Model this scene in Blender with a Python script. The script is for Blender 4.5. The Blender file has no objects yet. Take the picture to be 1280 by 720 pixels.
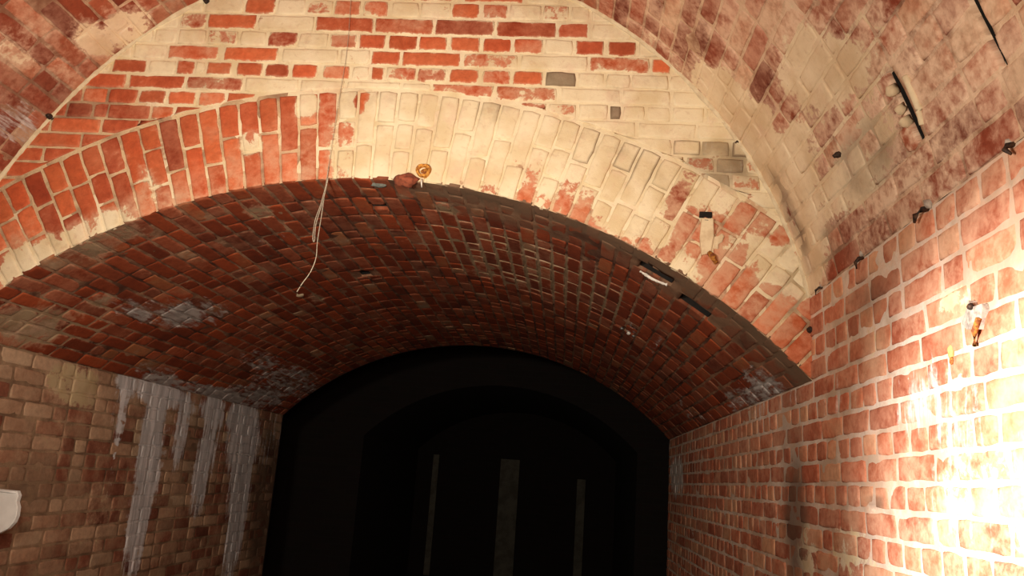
import bpy, bmesh, math, random
from mathutils import Vector, Matrix, noise
random.seed(7)
C = bpy.context.scene.collection
EYE = 1.6
D = 3.0                                   # distance of the end wall
XL, XR = -2.4815, 0.8977                   # side walls
ICX, ICZ, IR = -0.7919, -1.2050 + EYE, 2.3510   # soffit circle of the low tunnel
OCX, OCZ, OR = -0.7992, 0.4329 + EYE, 1.7184    # high vault circle
IPOLY = [0.0]
OPOLY = [-0.02497, 0.04142, 0.0497, -0.07613, -0.02376, 0.02839]
YT = 7.0                                  # where the low tunnel ends

# ------------------------------------------------------------------ camera
def cam_matrix():
    p, ro, ya = 0.2358, -0.0684, 0.0761
    Rr = Matrix(((math.cos(ro), 0, math.sin(ro)), (0, 1, 0), (-math.sin(ro), 0, math.cos(ro))))
    Rp = Matrix(((1, 0, 0), (0, math.cos(p), -math.sin(p)), (0, math.sin(p), math.cos(p))))
    Ry = Matrix(((math.cos(ya), -math.sin(ya), 0), (math.sin(ya), math.cos(ya), 0), (0, 0, 1)))
    return Ry @ Rp @ Rr
M = cam_matrix()
F = 1001.1
cam = bpy.data.cameras.new('camera')
camo = bpy.data.objects.new('camera', cam)
C.objects.link(camo)
cam.sensor_width = 36.0
cam.lens = 36.0 * F / 1280
cam.clip_start = 0.02
r_, f_, u_ = M @ Vector((1, 0, 0)), M @ Vector((0, 1, 0)), M @ Vector((0, 0, 1))
camo.matrix_world = Matrix(((r_.x, u_.x, -f_.x, 0), (r_.y, u_.y, -f_.y, 0), (r_.z, u_.z, -f_.z, EYE), (0, 0, 0, 1)))
bpy.context.scene.camera = camo

def ray(px, py):
    return M @ Vector(((px - 640) / F, 1.0, (360 - py) / F))

# ------------------------------------------------------------------ profiles
def pv(c, x):
    r = 0.0
    for k in c: r = r * x + k
    return r
def irad(th): return IR + pv(IPOLY, max(-0.70, min(0.79, th)))
def orad(th):
    t = max(-1.19, min(1.43, th))
    return OR + pv(OPOLY, t)
class Profile:
    """arc-length parametrised cross-section, running from the right wall up and over to the left wall"""
    def __init__(s, pts):
        s.p = pts
        s.s = [0.0]
        for a, b in zip(pts, pts[1:]):
            s.s.append(s.s[-1] + math.hypot(b[0] - a[0], b[1] - a[1]))
        s.L = s.s[-1]
    def at(s, t):
        n = len(s.p) - 1
        i = int(max(0.0, min(0.99999, t / s.L)) * n)
        while i > 0 and s.s[i] > t: i -= 1
        while i < n - 1 and s.s[i + 1] < t: i += 1
        k = (t - s.s[i]) / (s.s[i + 1] - s.s[i])
        a, b = s.p[i], s.p[i + 1]
        x, z = a[0] + (b[0] - a[0]) * k, a[1] + (b[1] - a[1]) * k
        def tan(j):
            q0, q1 = s.p[max(0, j - 1)], s.p[min(n, j + 1)]
            dx, dz = q1[0] - q0[0], q1[1] - q0[1]
            l = math.hypot(dx, dz)
            return dx / l, dz / l
        t0, t1 = tan(i), tan(i + 1)
        dx, dz = t0[0] + (t1[0] - t0[0]) * k, t0[1] + (t1[1] - t0[1]) * k
        l = math.hypot(dx, dz)
        return x, z, dz / l, -dx / l        # outward normal (away from the air)
    def nearest(s, x, z):
        best = (9e9, 0)
        for q, sv in zip(s.p, s.s):
            d = (q[0] - x) ** 2 + (q[1] - z) ** 2
            if d < best[0]: best = (d, sv)
        return best[1]
TH1 = math.asin((XR - ICX) / IR)
ith = [TH1 * (1 - 2 * k / 240) for k in range(241)]
ipts = [(ICX + irad(t) * math.sin(t), ICZ + irad(t) * math.cos(t)) for t in ith]
ipts = [(min(XR, max(XL, x)), z) for x, z in ipts]
IP = Profile(ipts)
oth = [1.60 - 3.2 * k / 300 for k in range(301)]
opts = [(OCX + orad(t) * math.sin(t), OCZ + orad(t) * math.cos(t)) for t in oth]
opts = [q for q in opts if XL < q[0] < XR]
OP = Profile([(XR, opts[0][1] - 0.004)] + opts + [(XL, opts[-1][1] - 0.004)])
SPRING_R, SPRING_L = IP.p[0][1], IP.p[-1][1]
OSPR, OSPL = OP.p[0][1], OP.p[-1][1]
RING_T = 0.39
EP = Profile([(x + nx * RING_T, z + nz * RING_T) for x, z, nx, nz in (IP.at(IP.L * k / 200) for k in range(201))])

# ------------------------------------------------------------------ surfaces: uv (metres) <-> world
class Surf: pass
def mk(mapf, loc):
    s = Surf(); s.map = mapf; s.loc = loc; return s
def loc_end(px, py):
    d = ray(px, py); k = D / d.y
    return d.x * k, d.z * k + EYE
def loc_wall(X):
    def f(px, py):
        d = ray(px, py); k = X / d.x
        return d.y * k, d.z * k + EYE
    return f
def loc_vault(P, cx, cz, rad):
    def f(px, py):
        d = ray(px, py)
        lo, hi = 0.05, 0.05
        def g(t):
            x, z = d.x * t - cx, d.z * t + EYE - cz
            return math.hypot(x, z) - rad(math.atan2(x, z))
        while g(hi) < 0 and hi < 40: hi += 0.05
        lo = hi - 0.05
        for _ in range(30):
            m = (lo + hi) / 2
            if g(m) < 0: lo = m
            else: hi = m
        return d.y * hi, P.nearest(d.x * hi, d.z * hi + EYE)
    return f
def map_end(u, v, w): return Vector((u, D - w, v))
def map_ring(u, v, w):
    x, z, nx, nz = IP.at(u)
    return Vector((x + nx * v, D - w, z + nz * v))
def loc_ring(px, py):
    x, z = loc_end(px, py)
    s = IP.nearest(x, z)
    a = IP.at(s)
    return s, (x - a[0]) * a[2] + (z - a[1]) * a[3]
def map_vault(P):
    def f(u, v, w):
        x, z, nx, nz = P.at(v)
        return Vector((x - nx * w, u, z - nz * w))
    return f
END = mk(map_end, loc_end)
RING = mk(map_ring, loc_ring)
RIGHT = mk(lambda u, v, w: Vector((XR - w, u, v)), loc_wall(XR))
LEFT = mk(lambda u, v, w: Vector((XL + w, u, v)), loc_wall(XL))
INNER = mk(map_vault(IP), loc_vault(IP, ICX, ICZ, irad))
OUTER = mk(map_vault(OP), loc_vault(OP, OCX, OCZ, orad))

# ------------------------------------------------------------------ stain maps: soft ellipses given in metres on their wall
def sstep(a, b, x):
    t = max(0.0, min(1.0, (x - a) / (b - a)))
    return t * t * (3 - 2 * t)
class Cover:
    def __init__(s, surf, base):
        s.surf, s.base, s.b = surf, base, []
    def add(s, ch, px, py, ru, rv, amt, only=None):
        u, v = s.surf.loc(px, py)
        s.b.append((ch, u, v, ru, rv, amt, only))
        return s
    def __call__(s, u, v, brick):
        o = list(s.base[0 if brick else 1])
        for ch, cu, cv, ru, rv, amt, only in s.b:
            if only is not None and only != brick: continue
            q = math.hypot((u - cu) / ru, (v - cv) / rv)
            if q < 1.3: o[ch] += amt * (1 - sstep(0.45, 1.3, q))
        return o
PAINT, CALC, SOOT, HAZE = 0, 1, 2, 3

# ------------------------------------------------------------------ mesh builder
class MB:
    def __init__(s, surf, seed):
        s.surf = surf; s.v = []; s.f = []; s.bk = []; s.cv = []; s.sc = []; s.seed = seed
    def vert(s, u, v, w, bk, cv):
        s.v.append(s.surf.map(u, v, w)); s.bk.append(bk); s.cv.append(cv); s.sc.append((u, v, s.seed))
        return len(s.v) - 1
    def sheet(s, us, vs, cover, keep=None, dip=None, amp=0.0022):
        idx = {}
        for i, u in enumerate(us):
            for j, v in enumerate(vs):
                if keep and not keep(u, v): continue
                w = amp * noise.noise((u * 14, v * 14, s.seed)) * 2
                if dip: w -= dip(u, v)
                c = cover(u, v, False)
                idx[i, j] = s.vert(u, v, w, (0.5 + 0.5 * noise.noise((u * 5, v * 5, 3.3 + s.seed)), 0.5, 0.0, 1.0), c)
        for i in range(len(us) - 1):
            for j in range(len(vs) - 1):
                q = [idx.get(k) for k in ((i, j), (i + 1, j), (i + 1, j + 1), (i, j + 1))]
                if None not in q: s.f.append(q)
    def brick(s, poly, h, tone, cov, edge, rough=0.0016, push=None, field=None):
        """one worn brick: outline, arris, face and a slightly uneven middle; cov on the face, edge on the arrises"""
        pts = []
        n = len(poly)
        for k in range(n):
            a, b = poly[k], poly[(k + 1) % n]
            L = math.hypot(b[0] - a[0], b[1] - a[1])
            m = max(1, int(L / 0.034 + 0.5))
            for t in range(m):
                q = t / m
                pts.append((a[0] + (b[0] - a[0]) * q, a[1] + (b[1] - a[1]) * q, t == 0))
        out = []
        cu = sum(p[0] for p in poly) / n; cv_ = sum(p[1] for p in poly) / n
        for (u, v, corner) in pts:
            j = rough * (1.0 if not corner else 0.6)
            u += random.uniform(-j, j); v += random.uniform(-j, j)
            if corner:
                k = random.uniform(0.0, 0.006)
                l = math.hypot(u - cu, v - cv_)
                u += (cu - u) / l * k; v += (cv_ - v) / l * k
            if push: u, v = push(u, v)
            out.append((u, v))
        cu = sum(p[0] for p in out) / len(out); cv_ = sum(p[1] for p in out) / len(out)
        hu = max(0.012, (max(p[0] for p in out) - min(p[0] for p in out)) / 2)
        hv = max(0.012, (max(p[1] for p in out) - min(p[1] for p in out)) / 2)
        bk = (tone, random.random(), 1.0, 1.0)
        tu, tv = random.uniform(-1, 1) * 0.0016, random.uniform(-1, 1) * 0.0016
        rings = []
        for inset, w, e in ((0.0, -0.012, 1.0), (0.0005, h - 0.0045, 1.0), (0.0035, h - 0.0008, 0.75), (0.011, h, 0.12)):
            r = []
            ku, kv = max(0.2, 1 - inset / hu), max(0.2, 1 - inset / hv)
            for (u, v) in out:
                uu, vv = cu + (u - cu) * ku, cv_ + (v - cv_) * kv
                c = [cov[k] + (edge[k] - cov[k]) * e for k in range(4)]
                if field:
                    q = field(uu, vv, True)
                    c = [c[k] + q[k] for k in range(4)]
                ww = w + (tu * (uu - cu) / hu + tv * (vv - cv_) / hv if w > 0 else 0)
                r.append(s.vert(uu, vv, ww, bk, c))
            rings.append(r)
        m = len(out)
        for a, b in zip(rings, rings[1:]):
            for k in range(m):
                s.f.append([a[k], a[(k + 1) % m], b[(k + 1) % m], b[k]])
        if field:
            q = field(cu, cv_, True); cov = [cov[k] + q[k] for k in range(4)]
        c = s.vert(cu, cv_, h + random.uniform(-0.0008, 0.0008), bk, cov)
        r = rings[-1]
        for k in range(m): s.f.append([r[k], r[(k + 1) % m], c])
    def rect(s, u0, u1, v0, v1, *a, **k):
        s.brick([(u0, v0), (u1, v0), (u1, v1), (u0, v1)], *a, **k)
    def build(s, name, mat, parent=None):
        me = bpy.data.meshes.new(name)
        me.from_pydata(s.v, [], s.f)
        for nm, typ, key, dat in (('bk', 'FLOAT_COLOR', 'color', s.bk), ('cv', 'FLOAT_COLOR', 'color', s.cv), ('sc', 'FLOAT_VECTOR', 'vector', s.sc)):
            at = me.attributes.new(nm, typ, 'POINT')
            at.data.foreach_set(key, [x for t in dat for x in t])
        me.materials.append(mat)
        me.polygons.foreach_set('use_smooth', [True] * len(me.polygons))
        me.update()
        o = bpy.data.objects.new(name, me)
        C.objects.link(o)
        if parent: o.parent = parent
        return o

# ------------------------------------------------------------------ materials
def lin(r, g, b):
    f = lambda c: c / 12.92 if c <= 0.04045 else ((c + 0.055) / 1.055) ** 2.4
    return (f(r / 255), f(g / 255), f(b / 255), 1.0)
class NT:
    def __init__(s, name):
        s.m = bpy.data.materials.new(name); s.m.use_nodes = True
        s.t = s.m.node_tree; s.bsdf = s.t.nodes['Principled BSDF']
    def n(s, typ, **k):
        nd = s.t.nodes.new(typ)
        for a, b in k.items(): setattr(nd, a, b)
        return nd
    def l(s, a, b): s.t.links.new(a, b)
    def put(s, sock, x):
        if isinstance(x, (int, float, tuple)): sock.default_value = x
        else: s.l(x, sock)
    def math(s, op, a, b=0.0, c=None, clamp=False):
        nd = s.n('ShaderNodeMath', operation=op, use_clamp=clamp)
        s.put(nd.inputs[0], a); s.put(nd.inputs[1], b)
        if c is not None: s.put(nd.inputs[2], c)
        return nd.outputs[0]
    def mix(s, f, a, b):
        nd = s.n('ShaderNodeMix', data_type='RGBA')
        s.put(nd.inputs[0], f); s.put(nd.inputs[6], a); s.put(nd.inputs[7], b)
        return nd.outputs[2]
    def noise(s, vec, scale, detail=4, rough=0.55, dist=0.0):
        nd = s.n('ShaderNodeTexNoise')
        s.l(vec, nd.inputs['Vector']); nd.inputs['Scale'].default_value = scale
        nd.inputs['Detail'].default_value = detail; nd.inputs['Roughness'].default_value = rough
        nd.inputs['Distortion'].default_value = dist
        return nd.outputs['Fac']
    def step(s, x, a, b):
        nd = s.n('ShaderNodeMapRange', interpolation_type='SMOOTHSTEP')
        s.put(nd.inputs[0], x); nd.inputs[1].default_value = a; nd.inputs[2].default_value = b
        return nd.outputs[0]
    def ramp(s, x, stops):
        nd = s.n('ShaderNodeValToRGB')
        e = nd.color_ramp.elements
        while len(e) < len(stops): e.new(0.5)
        for k, (p, c) in enumerate(stops): e[k].position = p; e[k].color = c
        s.l(x, nd.inputs[0]); return nd.outputs[0]

def masonry(name, ramp, mortar_d, mortar_l, paint_a, paint_b, calc, soot, streak=(70, 5, 1), bump=0.5, haze=(205, 165, 135)):
    T = NT(name)
    bk = T.n('ShaderNodeAttribute', attribute_name='bk'); cv = T.n('ShaderNodeAttribute', attribute_name='cv')
    sc = T.n('ShaderNodeAttribute', attribute_name='sc').outputs['Vector']
    sb = T.n('ShaderNodeSeparateColor'); T.l(bk.outputs['Color'], sb.inputs[0])
    sv = T.n('ShaderNodeSeparateColor'); T.l(cv.outputs['Color'], sv.inputs[0])
    tone, tone2, isb = sb.outputs
    paint, calcv, sootv = sv.outputs; hazev = cv.outputs['Alpha']
    n1 = T.noise(sc, 9, 5, 0.6); n2 = T.noise(sc, 38, 6, 0.65, 0.4); n3 = T.noise(sc, 150, 4, 0.6); n0 = T.noise(sc, 2.6, 3)
    # brick body
    t = T.math('ADD', tone, T.math('MULTIPLY', T.math('SUBTRACT', n1, 0.5), 0.55), clamp=True)
    col = T.ramp(t, ramp)
    k = T.math('MULTIPLY_ADD', T.math('SUBTRACT', n2, 0.5), 0.9, 1.0)
    k = T.math('MULTIPLY', k, T.math('MULTIPLY_ADD', tone2, 0.34, 0.83))
    hsv = T.n('ShaderNodeHueSaturation'); T.l(col, hsv.inputs['Color']); T.l(k, hsv.inputs['Value'])
    col = hsv.outputs[0]
    # mortar
    mcol = T.mix(T.step(T.math('ADD', T.math('MULTIPLY', n0, 0.5), T.math('MULTIPLY', n1, 0.5)), 0.4, 0.6), mortar_d, mortar_l)
    mcol = T.mix(T.math('MULTIPLY', T.step(n3, 0.45, 0.7), 0.35), mcol, mortar_d)
    col = T.mix(isb, mcol, col)
    # thin pale film
    hz = T.math('MULTIPLY', hazev, T.step(T.math('ADD', n1, T.math('MULTIPLY', T.math('SUBTRACT', n2, 0.5), 0.6)), 0.25, 0.72), clamp=True)
    col = T.mix(hz, col, lin(*haze))
    # dirt film
    sf = T.math('ADD', sootv, T.math('MULTIPLY', T.math('SUBTRACT', T.math('ADD', T.math('MULTIPLY', n0, .5), T.math('MULTIPLY', n1, .5)), 0.5), 0.9))
    sf = T.math('MULTIPLY', T.step(sf, 0.25, 0.85), 0.88)
    # limewash / paint that has flaked
    pn = T.math('ADD', T.math('MULTIPLY', n1, 0.55), T.math('MULTIPLY', n2, 0.45))
    pf0 = T.math('ADD', paint, T.math('MULTIPLY', T.math('SUBTRACT', pn, 0.5), 1.75))
    pf = T.step(pf0, 0.46, 0.56)
    col = T.mix(T.math('MULTIPLY', T.step(pf0, 0.2, 0.5), 0.4), col, lin(*haze))
    pcol = T.mix(T.step(T.noise(sc, 5.5, 4), 0.35, 0.68), paint_a, paint_b)
    pcol = T.mix(T.math('MULTIPLY', T.step(T.noise(sc, 7.5, 5, 0.7), 0.5, 0.72), 0.45), pcol, lin(214, 176, 152))
    pcol = T.mix(T.math('MULTIPLY', T.step(T.noise(sc, 4.2, 5, 0.7), 0.54, 0.72), 0.4), pcol, lin(170, 150, 124))
    pcol = T.mix(T.math('MULTIPLY', T.step(n2, 0.52, 0.75), 0.35), pcol, lin(178, 140, 110))
    col = T.mix(T.math('MULTIPLY', pf, 0.96), col, pcol)
    col = T.mix(sf, col, soot)
    # lime runs
    mp = T.n('ShaderNodeVectorMath', operation='MULTIPLY'); T.l(sc, mp.inputs[0]); mp.inputs[1].default_value = streak
    sn = T.noise(mp.outputs[0], 1.0, 4, 0.6, 0.3)
    cn = T.math('ADD', T.math('MULTIPLY', sn, 0.75), T.math('MULTIPLY', n2, 0.25))
    cf0 = T.math('ADD', calcv, T.math('MULTIPLY', T.math('SUBTRACT', cn, 0.5), 2.1))
    cf = T.math('MULTIPLY', T.step(cf0, 0.42, 0.85), 0.92)
    col = T.mix(cf, col, T.mix(T.step(sn, 0.4, 0.65), tuple(c * 0.62 for c in calc[:3]) + (1,), calc))
    T.l(col, T.bsdf.inputs['Base Color'])
    rg = T.math('MULTIPLY_ADD', cf, -0.28, 0.88)
    T.l(rg, T.bsdf.inputs['Roughness'])
    T.bsdf.inputs['Specular IOR Level'].default_value = 0.3
    h = T.math('MULTIPLY_ADD', n2, 0.9, T.math('MULTIPLY', n3, 0.35))
    h = T.math('ADD', h, T.math('MULTIPLY', pf, 0.35)); h = T.math('ADD', h, T.math('MULTIPLY', cf, 0.6))
    h = T.math('ADD', h, T.math('MULTIPLY', n1, 0.8))
    b = T.n('ShaderNodeBump'); b.inputs['Strength'].default_value = bump; b.inputs['Distance'].default_value = 0.004
    T.l(h, b.inputs['Height']); T.l(b.outputs[0], T.bsdf.inputs['Normal'])
    return T.m

RED = [(0.0, lin(98, 36, 22)), (0.25, lin(146, 60, 36)), (0.55, lin(182, 84, 49)), (0.8, lin(200, 103, 62)), (1.0, lin(200, 130, 96))]
VRED = [(0.0, lin(86, 36, 24)), (0.3, lin(128, 56, 36)), (0.6, lin(154, 74, 48)), (0.82, lin(168, 98, 70)), (1.0, lin(184, 146, 116))]
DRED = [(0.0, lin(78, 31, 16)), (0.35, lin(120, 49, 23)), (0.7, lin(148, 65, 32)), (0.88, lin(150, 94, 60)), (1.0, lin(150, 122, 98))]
TAN = [(0.0, lin(88, 44, 32)), (0.3, lin(132, 78, 58)), (0.5, lin(164, 126, 100)), (0.75, lin(186, 156, 128)), (1.0, lin(204, 180, 150))]
CREAM_A, CREAM_B = lin(233, 218, 186), lin(214, 193, 154)
m_end = masonry('painted_brick', RED, lin(150, 118, 92), lin(222, 198, 156), CREAM_A, CREAM_B, lin(196, 192, 186), lin(104, 82, 62))
m_vault = masonry('vault_brick', VRED, lin(132, 88, 66), lin(196, 160, 128), lin(234, 212, 180), lin(212, 184, 148), lin(200, 190, 186), lin(92, 66, 50), streak=(8, 60, 1), haze=(232, 198, 170))
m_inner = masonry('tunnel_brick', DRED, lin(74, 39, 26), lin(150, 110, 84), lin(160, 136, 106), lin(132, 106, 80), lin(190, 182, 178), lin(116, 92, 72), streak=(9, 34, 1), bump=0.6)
RRED = [(0.0, lin(100, 46, 32)), (0.25, lin(142, 68, 46)), (0.55, lin(170, 88, 60)), (0.8, lin(186, 106, 74)), (1.0, lin(198, 144, 108))]
m_right = masonry('wall_brick', RRED, lin(184, 158, 136), lin(226, 212, 198), lin(230, 214, 190), lin(222, 196, 150), lin(226, 220, 214), lin(84, 60, 46), streak=(26, 4, 1), haze=(214, 166, 136), bump=0.28)
m_left = masonry('dirty_brick', TAN, lin(112, 86, 66), lin(160, 132, 104), lin(200, 178, 140), lin(178, 152, 114), lin(236, 232, 234), lin(78, 58, 44), streak=(26, 2.4, 1))

def simple(name, col, rough=0.8, metal=0.0, col2=None, scale=30, bump=0.3):
    T = NT(name)
    tc = T.n('ShaderNodeTexCoord').outputs['Object']
    nz = T.noise(tc, scale, 5, 0.6)
    c = T.mix(T.step(nz, 0.38, 0.64), lin(*col), lin(*(col2 or tuple(int(x * 0.7) for x in col))))
    T.l(c, T.bsdf.inputs['Base Color'])
    T.bsdf.inputs['Roughness'].default_value = rough; T.bsdf.inputs['Metallic'].default_value = metal
    b = T.n('ShaderNodeBump'); b.inputs['Strength'].default_value = bump; b.inputs['Distance'].default_value = 0.003
    T.l(nz, b.inputs['Height']); T.l(b.outputs[0], T.bsdf.inputs['Normal'])
    return T.m
m_rust = simple('rust', (120, 62, 30), 0.85, 0.2, (190, 130, 50), 90)
m_ochre = simple('ochre_rust', (214, 150, 62), 0.8, 0.0, (140, 78, 30), 120)
m_iron = simple('dark_iron', (46, 38, 34), 0.7, 0.5, (84, 58, 42), 80)
m_grey = simple('galvanised', (176, 176, 172), 0.45, 0.6, (110, 108, 104), 60)
m_white = simple('white_enamel', (240, 240, 238), 0.35, 0.0, (228, 228, 226), 12, 0.05)
m_plaster = simple('pale_plaster', (224, 204, 170), 0.9, 0.0, (206, 182, 148), 25)
m_lime = simple('white_lime', (236, 230, 222), 0.9, 0.0, (206, 196, 186), 70)
m_collar = simple('grey_mortar', (176, 160, 146), .9, 0.0, (130, 116, 106), 60)
m_wire = simple('grey_wire', (186, 176, 158), 0.5, 0.2, (150, 140, 124), 200, 0.05)
m_terra = simple('broken_brick_clay', (150, 78, 52), 0.9, 0.0, (112, 56, 38), 50)
m_dark = simple('hole_shade', (26, 18, 14), 0.95, 0.0, (14, 10, 8), 40)  # near-black colour painting the shade inside holes
m_floor = simple('dirt_floor', (74, 62, 52), 0.95, 0.0, (52, 44, 38), 4, 0.5)
m_post = simple('pale_timber', (112, 104, 90), 0.8, 0.0, (88, 80, 68), 6)

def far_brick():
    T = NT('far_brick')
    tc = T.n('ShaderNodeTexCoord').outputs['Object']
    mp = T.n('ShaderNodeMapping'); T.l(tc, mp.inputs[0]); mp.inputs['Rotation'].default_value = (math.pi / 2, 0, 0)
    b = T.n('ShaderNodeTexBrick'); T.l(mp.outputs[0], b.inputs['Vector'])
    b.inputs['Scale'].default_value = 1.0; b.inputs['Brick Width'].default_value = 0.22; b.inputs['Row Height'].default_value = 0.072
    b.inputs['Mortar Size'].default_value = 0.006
    b.inputs['Color1'].default_value = lin(34, 20, 16); b.inputs['Color2'].default_value = lin(28, 18, 14); b.inputs['Mortar'].default_value = lin(32, 26, 22)  # near-black colours paint in the darkness beyond the tunnel's end
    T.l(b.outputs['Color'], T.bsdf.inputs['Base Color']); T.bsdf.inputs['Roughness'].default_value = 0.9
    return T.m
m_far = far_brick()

def struct(o): o['kind'] = 'structure'; return o
def frange(a, b, step):
    n = max(1, round((b - a) / step))
    return [a + (b - a) * k / n for k in range(n + 1)]
def merge(us, extra):
    return sorted(set([u for u in us if all(abs(u - e) > 0.006 for e in extra)] + list(extra)))

# ------------------------------------------------------------------ END WALL (spandrel), courses laid as in the photograph
c_end = Cover(END, ([0.8, 0, 0, 0.3], [0.9, 0, 0, 0.3]))
c_end.add(PAINT, 60, 170, 0.55, 0.30, -0.9).add(PAINT, 100, 135, 0.3, 0.15, -0.5).add(PAINT, 30, 215, .3, .2, -.5)
c_end.add(SOOT, 900, 205, 0.18, 0.14, 0.55).add(SOOT, 985, 350, 0.09, 0.2, 0.5).add(SOOT, 940, 270, .12, .12, .35)
c_end.add(SOOT, 80, 160, .25, .12, .3).add(PAINT, 905, 225, .2, .15, -.25).add(PAINT, 985, 430, .16, .16, -.9)
c_end.add(CALC, 905, 200, 0.06, 0.12, 0.35)
ROWS = [ # (mid height in the photo, brick rows with x-limits and surface state)
 (-68, 'Y'), (-48, 'X'), (-28, 'Y'),
 (-9, [(244,300,'H'),(304,342,'R'),(346,420,'H'),(424,500,'R'),(505,575,'D'),(580,655,'R'),(660,700,'P')]),
 (11, [(222,254,'P'),(257,304,'P'),(306,344,'R'),(346,382,'P'),(384,416,'h'),(418,451,'L'),(454,485,'h'),(489,524,'p'),(526,564,'p'),(565,600,'R'),(604,635,'d'),(638,677,'P'),(680,712,'h'),(714,737,'P'),(740,770,'P')]),
 (32.5, [(190,222,'P'),(225,257,'h'),(259,319,'R'),(322,392,'p'),(394,467,'R'),(469,542,'L'),(544,619,'D'),(621,696,'D'),(698,736,'D'),(740,790,'P'),(793,840,'P')]),
 (53, [(160,190,'P'),(192,220,'P'),(222,257,'P'),(260,297,'h'),(300,332,'P'),(335,371,'d'),(373,410,'P'),(412,446,'L'),(449,482,'R'),(486,522,'R'),(524,559,'R'),(563,600,'R'),(604,639,'R'),(643,679,'L'),(682,717,'P'),(720,755,'R'),(760,796,'R'),(799,840,'P'),(842,870,'P')]),
 (72.5, [(140,163,'P'),(166,207,'P'),(209,272,'L'),(279,348,'R'),(352,423,'P'),(426,462,'p'),(464,500,'R'),(503,576,'R'),(579,648,'h'),(651,735,'P'),(738,812,'h'),(815,838,'R'),(842,880,'P')]),
 (92.5, [(118,136,'P'),(139,182,'R'),(184,218,'P'),(220,242,'L'),(243,255,'P'),(257,289,'R'),(295,328,'R'),(331,361,'R'),(365,397,'R'),(403,437,'L'),(440,461,'p'),(464,481,'R'),(483,520,'h'),(522,558,'h'),(562,599,'R'),(603,639,'d'),(642,679,'R'),(682,720,'G'),(723,756,'P'),(758,788,'p'),(790,836,'P'),(838,876,'P'),(878,905,'P')]),
 (111, [(80,101,'D'),(103,155,'R'),(159,230,'R'),(232,303,'d'),(306,372,'P'),(375,430,'P'),(433,500,'p'),(503,538,'p'),(541,617,'h'),(620,697,'h'),(702,776,'p'),(779,838,'P'),(841,900,'P'),(903,930,'P')]),
 (131, [(78,100,'D'),(102,131,'L'),(134,169,'R'),(172,206,'R'),(209,244,'R'),(247,281,'L'),(283,318,'R'),(650,683,'h'),(686,721,'h'),(724,760,'P'),(763,776,'G'),(779,806,'P'),(809,838,'p'),(841,880,'P'),(883,915,'P'),(917,940,'P')]),
 (150, [(60,80,'D'),(82,113,'K'),(115,132,'D'),(134,186,'D'),(188,215,'L'),(218,250,'R'),(720,795,'P'),(798,870,'P'),(872,920,'p'),(922,950,'P')]),
 (170, [(30,59,'D'),(61,123,'R'),(125,170,'R'),(172,205,'R'),(760,840,'P'),(842,876,'P'),(878,912,'G'),(915,955,'P')]),
 (190, [(0,32,'R'),(34,98,'R'),(100,140,'D'),(820,855,'p'),(858,893,'h'),(895,930,'G'),(932,965,'h')]),
 (209, [(-20,8,'D'),(10,50,'R'),(52,90,'R'),(840,872,'p'),(875,912,'G'),(915,950,'h'),(952,975,'P')]),
]
STATE = { # paint, calcite, dirt, film, tone
 'R': (0.06, 0, 0.0, 0.05, (0.42, 0.8)), 'L': (0.12, 0, 0.0, 0.5, (0.6, 0.9)), 'D': (0.08, 0, 0.25, 0.22, (0.3, 0.6)), 'd': (0.3, 0, 0.3, 0.3, (0.3, 0.6)),
 'K': (0.05, 0, 0.45, 0.1, (0.05, 0.3)), 'h': (0.42, 0, 0.05, 0.3, (0.45, 0.75)), 'H': (0.55, 0, 0.0, 0.3, (0.45, 0.75)), 'p': (0.72, 0, 0.05, 0.4, (0.4, 0.8)),
 'P': (0.97, 0, 0.0, 0.4, (0.4, 0.8)), 'G': (0.8, 0, 0.62, 0.3, (0.3, 0.5))}
mb = MB(END, 1.7)
def ring_side(x, z):
    s = IP.nearest(x, z); a = IP.at(s)
    return (x - a[0]) * a[2] + (z - a[1]) * a[3]
def push_ring(u, v):
    for _ in range(2):
        s = IP.nearest(u, v); a = IP.at(s)
        r = (u - a[0]) * a[2] + (v - a[1]) * a[3]
        if r < RING_T + 0.012:
            u += a[2] * (RING_T + 0.012 - r); v += a[3] * (RING_T + 0.012 - r)
    return u, v
def out_of_vault(x, z):
    return math.hypot(x - OCX, z - OCZ) - orad(math.atan2(x - OCX, z - OCZ))
def end_brick(u0, u1, v0, v1, st):
    cu, cv = (u0 + u1) / 2, (v0 + v1) / 2
    if ring_side(cu, cv) < RING_T - 0.012 and ring_side(cu, v1) < RING_T + 0.004: return
    if min(out_of_vault(u, v) for u in (u0, u1) for v in (v0, v1)) > 0.05: return
    q = c_end(cu, cv, True); S = STATE[st]
    cov = [S[0], S[1] + q[1], max(S[2], q[2]), S[3]]
    e = c_end(cu, cv, False)
    edge = [max(S[0], min(e[0], 0.62)) if st != 'K' else S[0], S[1] + q[1], cov[2] + (random.choice((0, .1, .2, .4)) if S[0] > .6 else 0), 0.4]
    mb.rect(u0, u1, v0, v1, 0.0045 + random.uniform(-0.0015, 0.002), random.uniform(*S[4]), cov, edge, rough=0.002, push=push_ring)
zc = []
for y, row in ROWS:
    zs = [loc_end(x, y + (x - 470) * 0.022)[1] for x in ((300, 470, 640) if y < 125 else (100, 800))]
    zc.append(sum(zs) / len(zs))
zc = sorted(zc, reverse=True)
bounds = [zc[0] + 0.037] + [(a + b) / 2 for a, b in zip(zc, zc[1:])] + [zc[-1] - 0.036]
for k, (y, row) in enumerate(ROWS):
    v1, v0 = bounds[k] - 0.004, bounds[k + 1] + 0.004
    if isinstance(row, str):
        L = 0.112 if row == 'X' else 0.226
        u = -1.9
        while u < 0.5:
            end_brick(u, u + L - 0.009, v0, v1, random.choice('RRDhP')); u += L
        continue
    for x0, x1, st in row:
        end_brick(loc_end(x0, y)[0], loc_end(x1, y)[0], v0, v1, st)
v = bounds[-1]; k = 0
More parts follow.
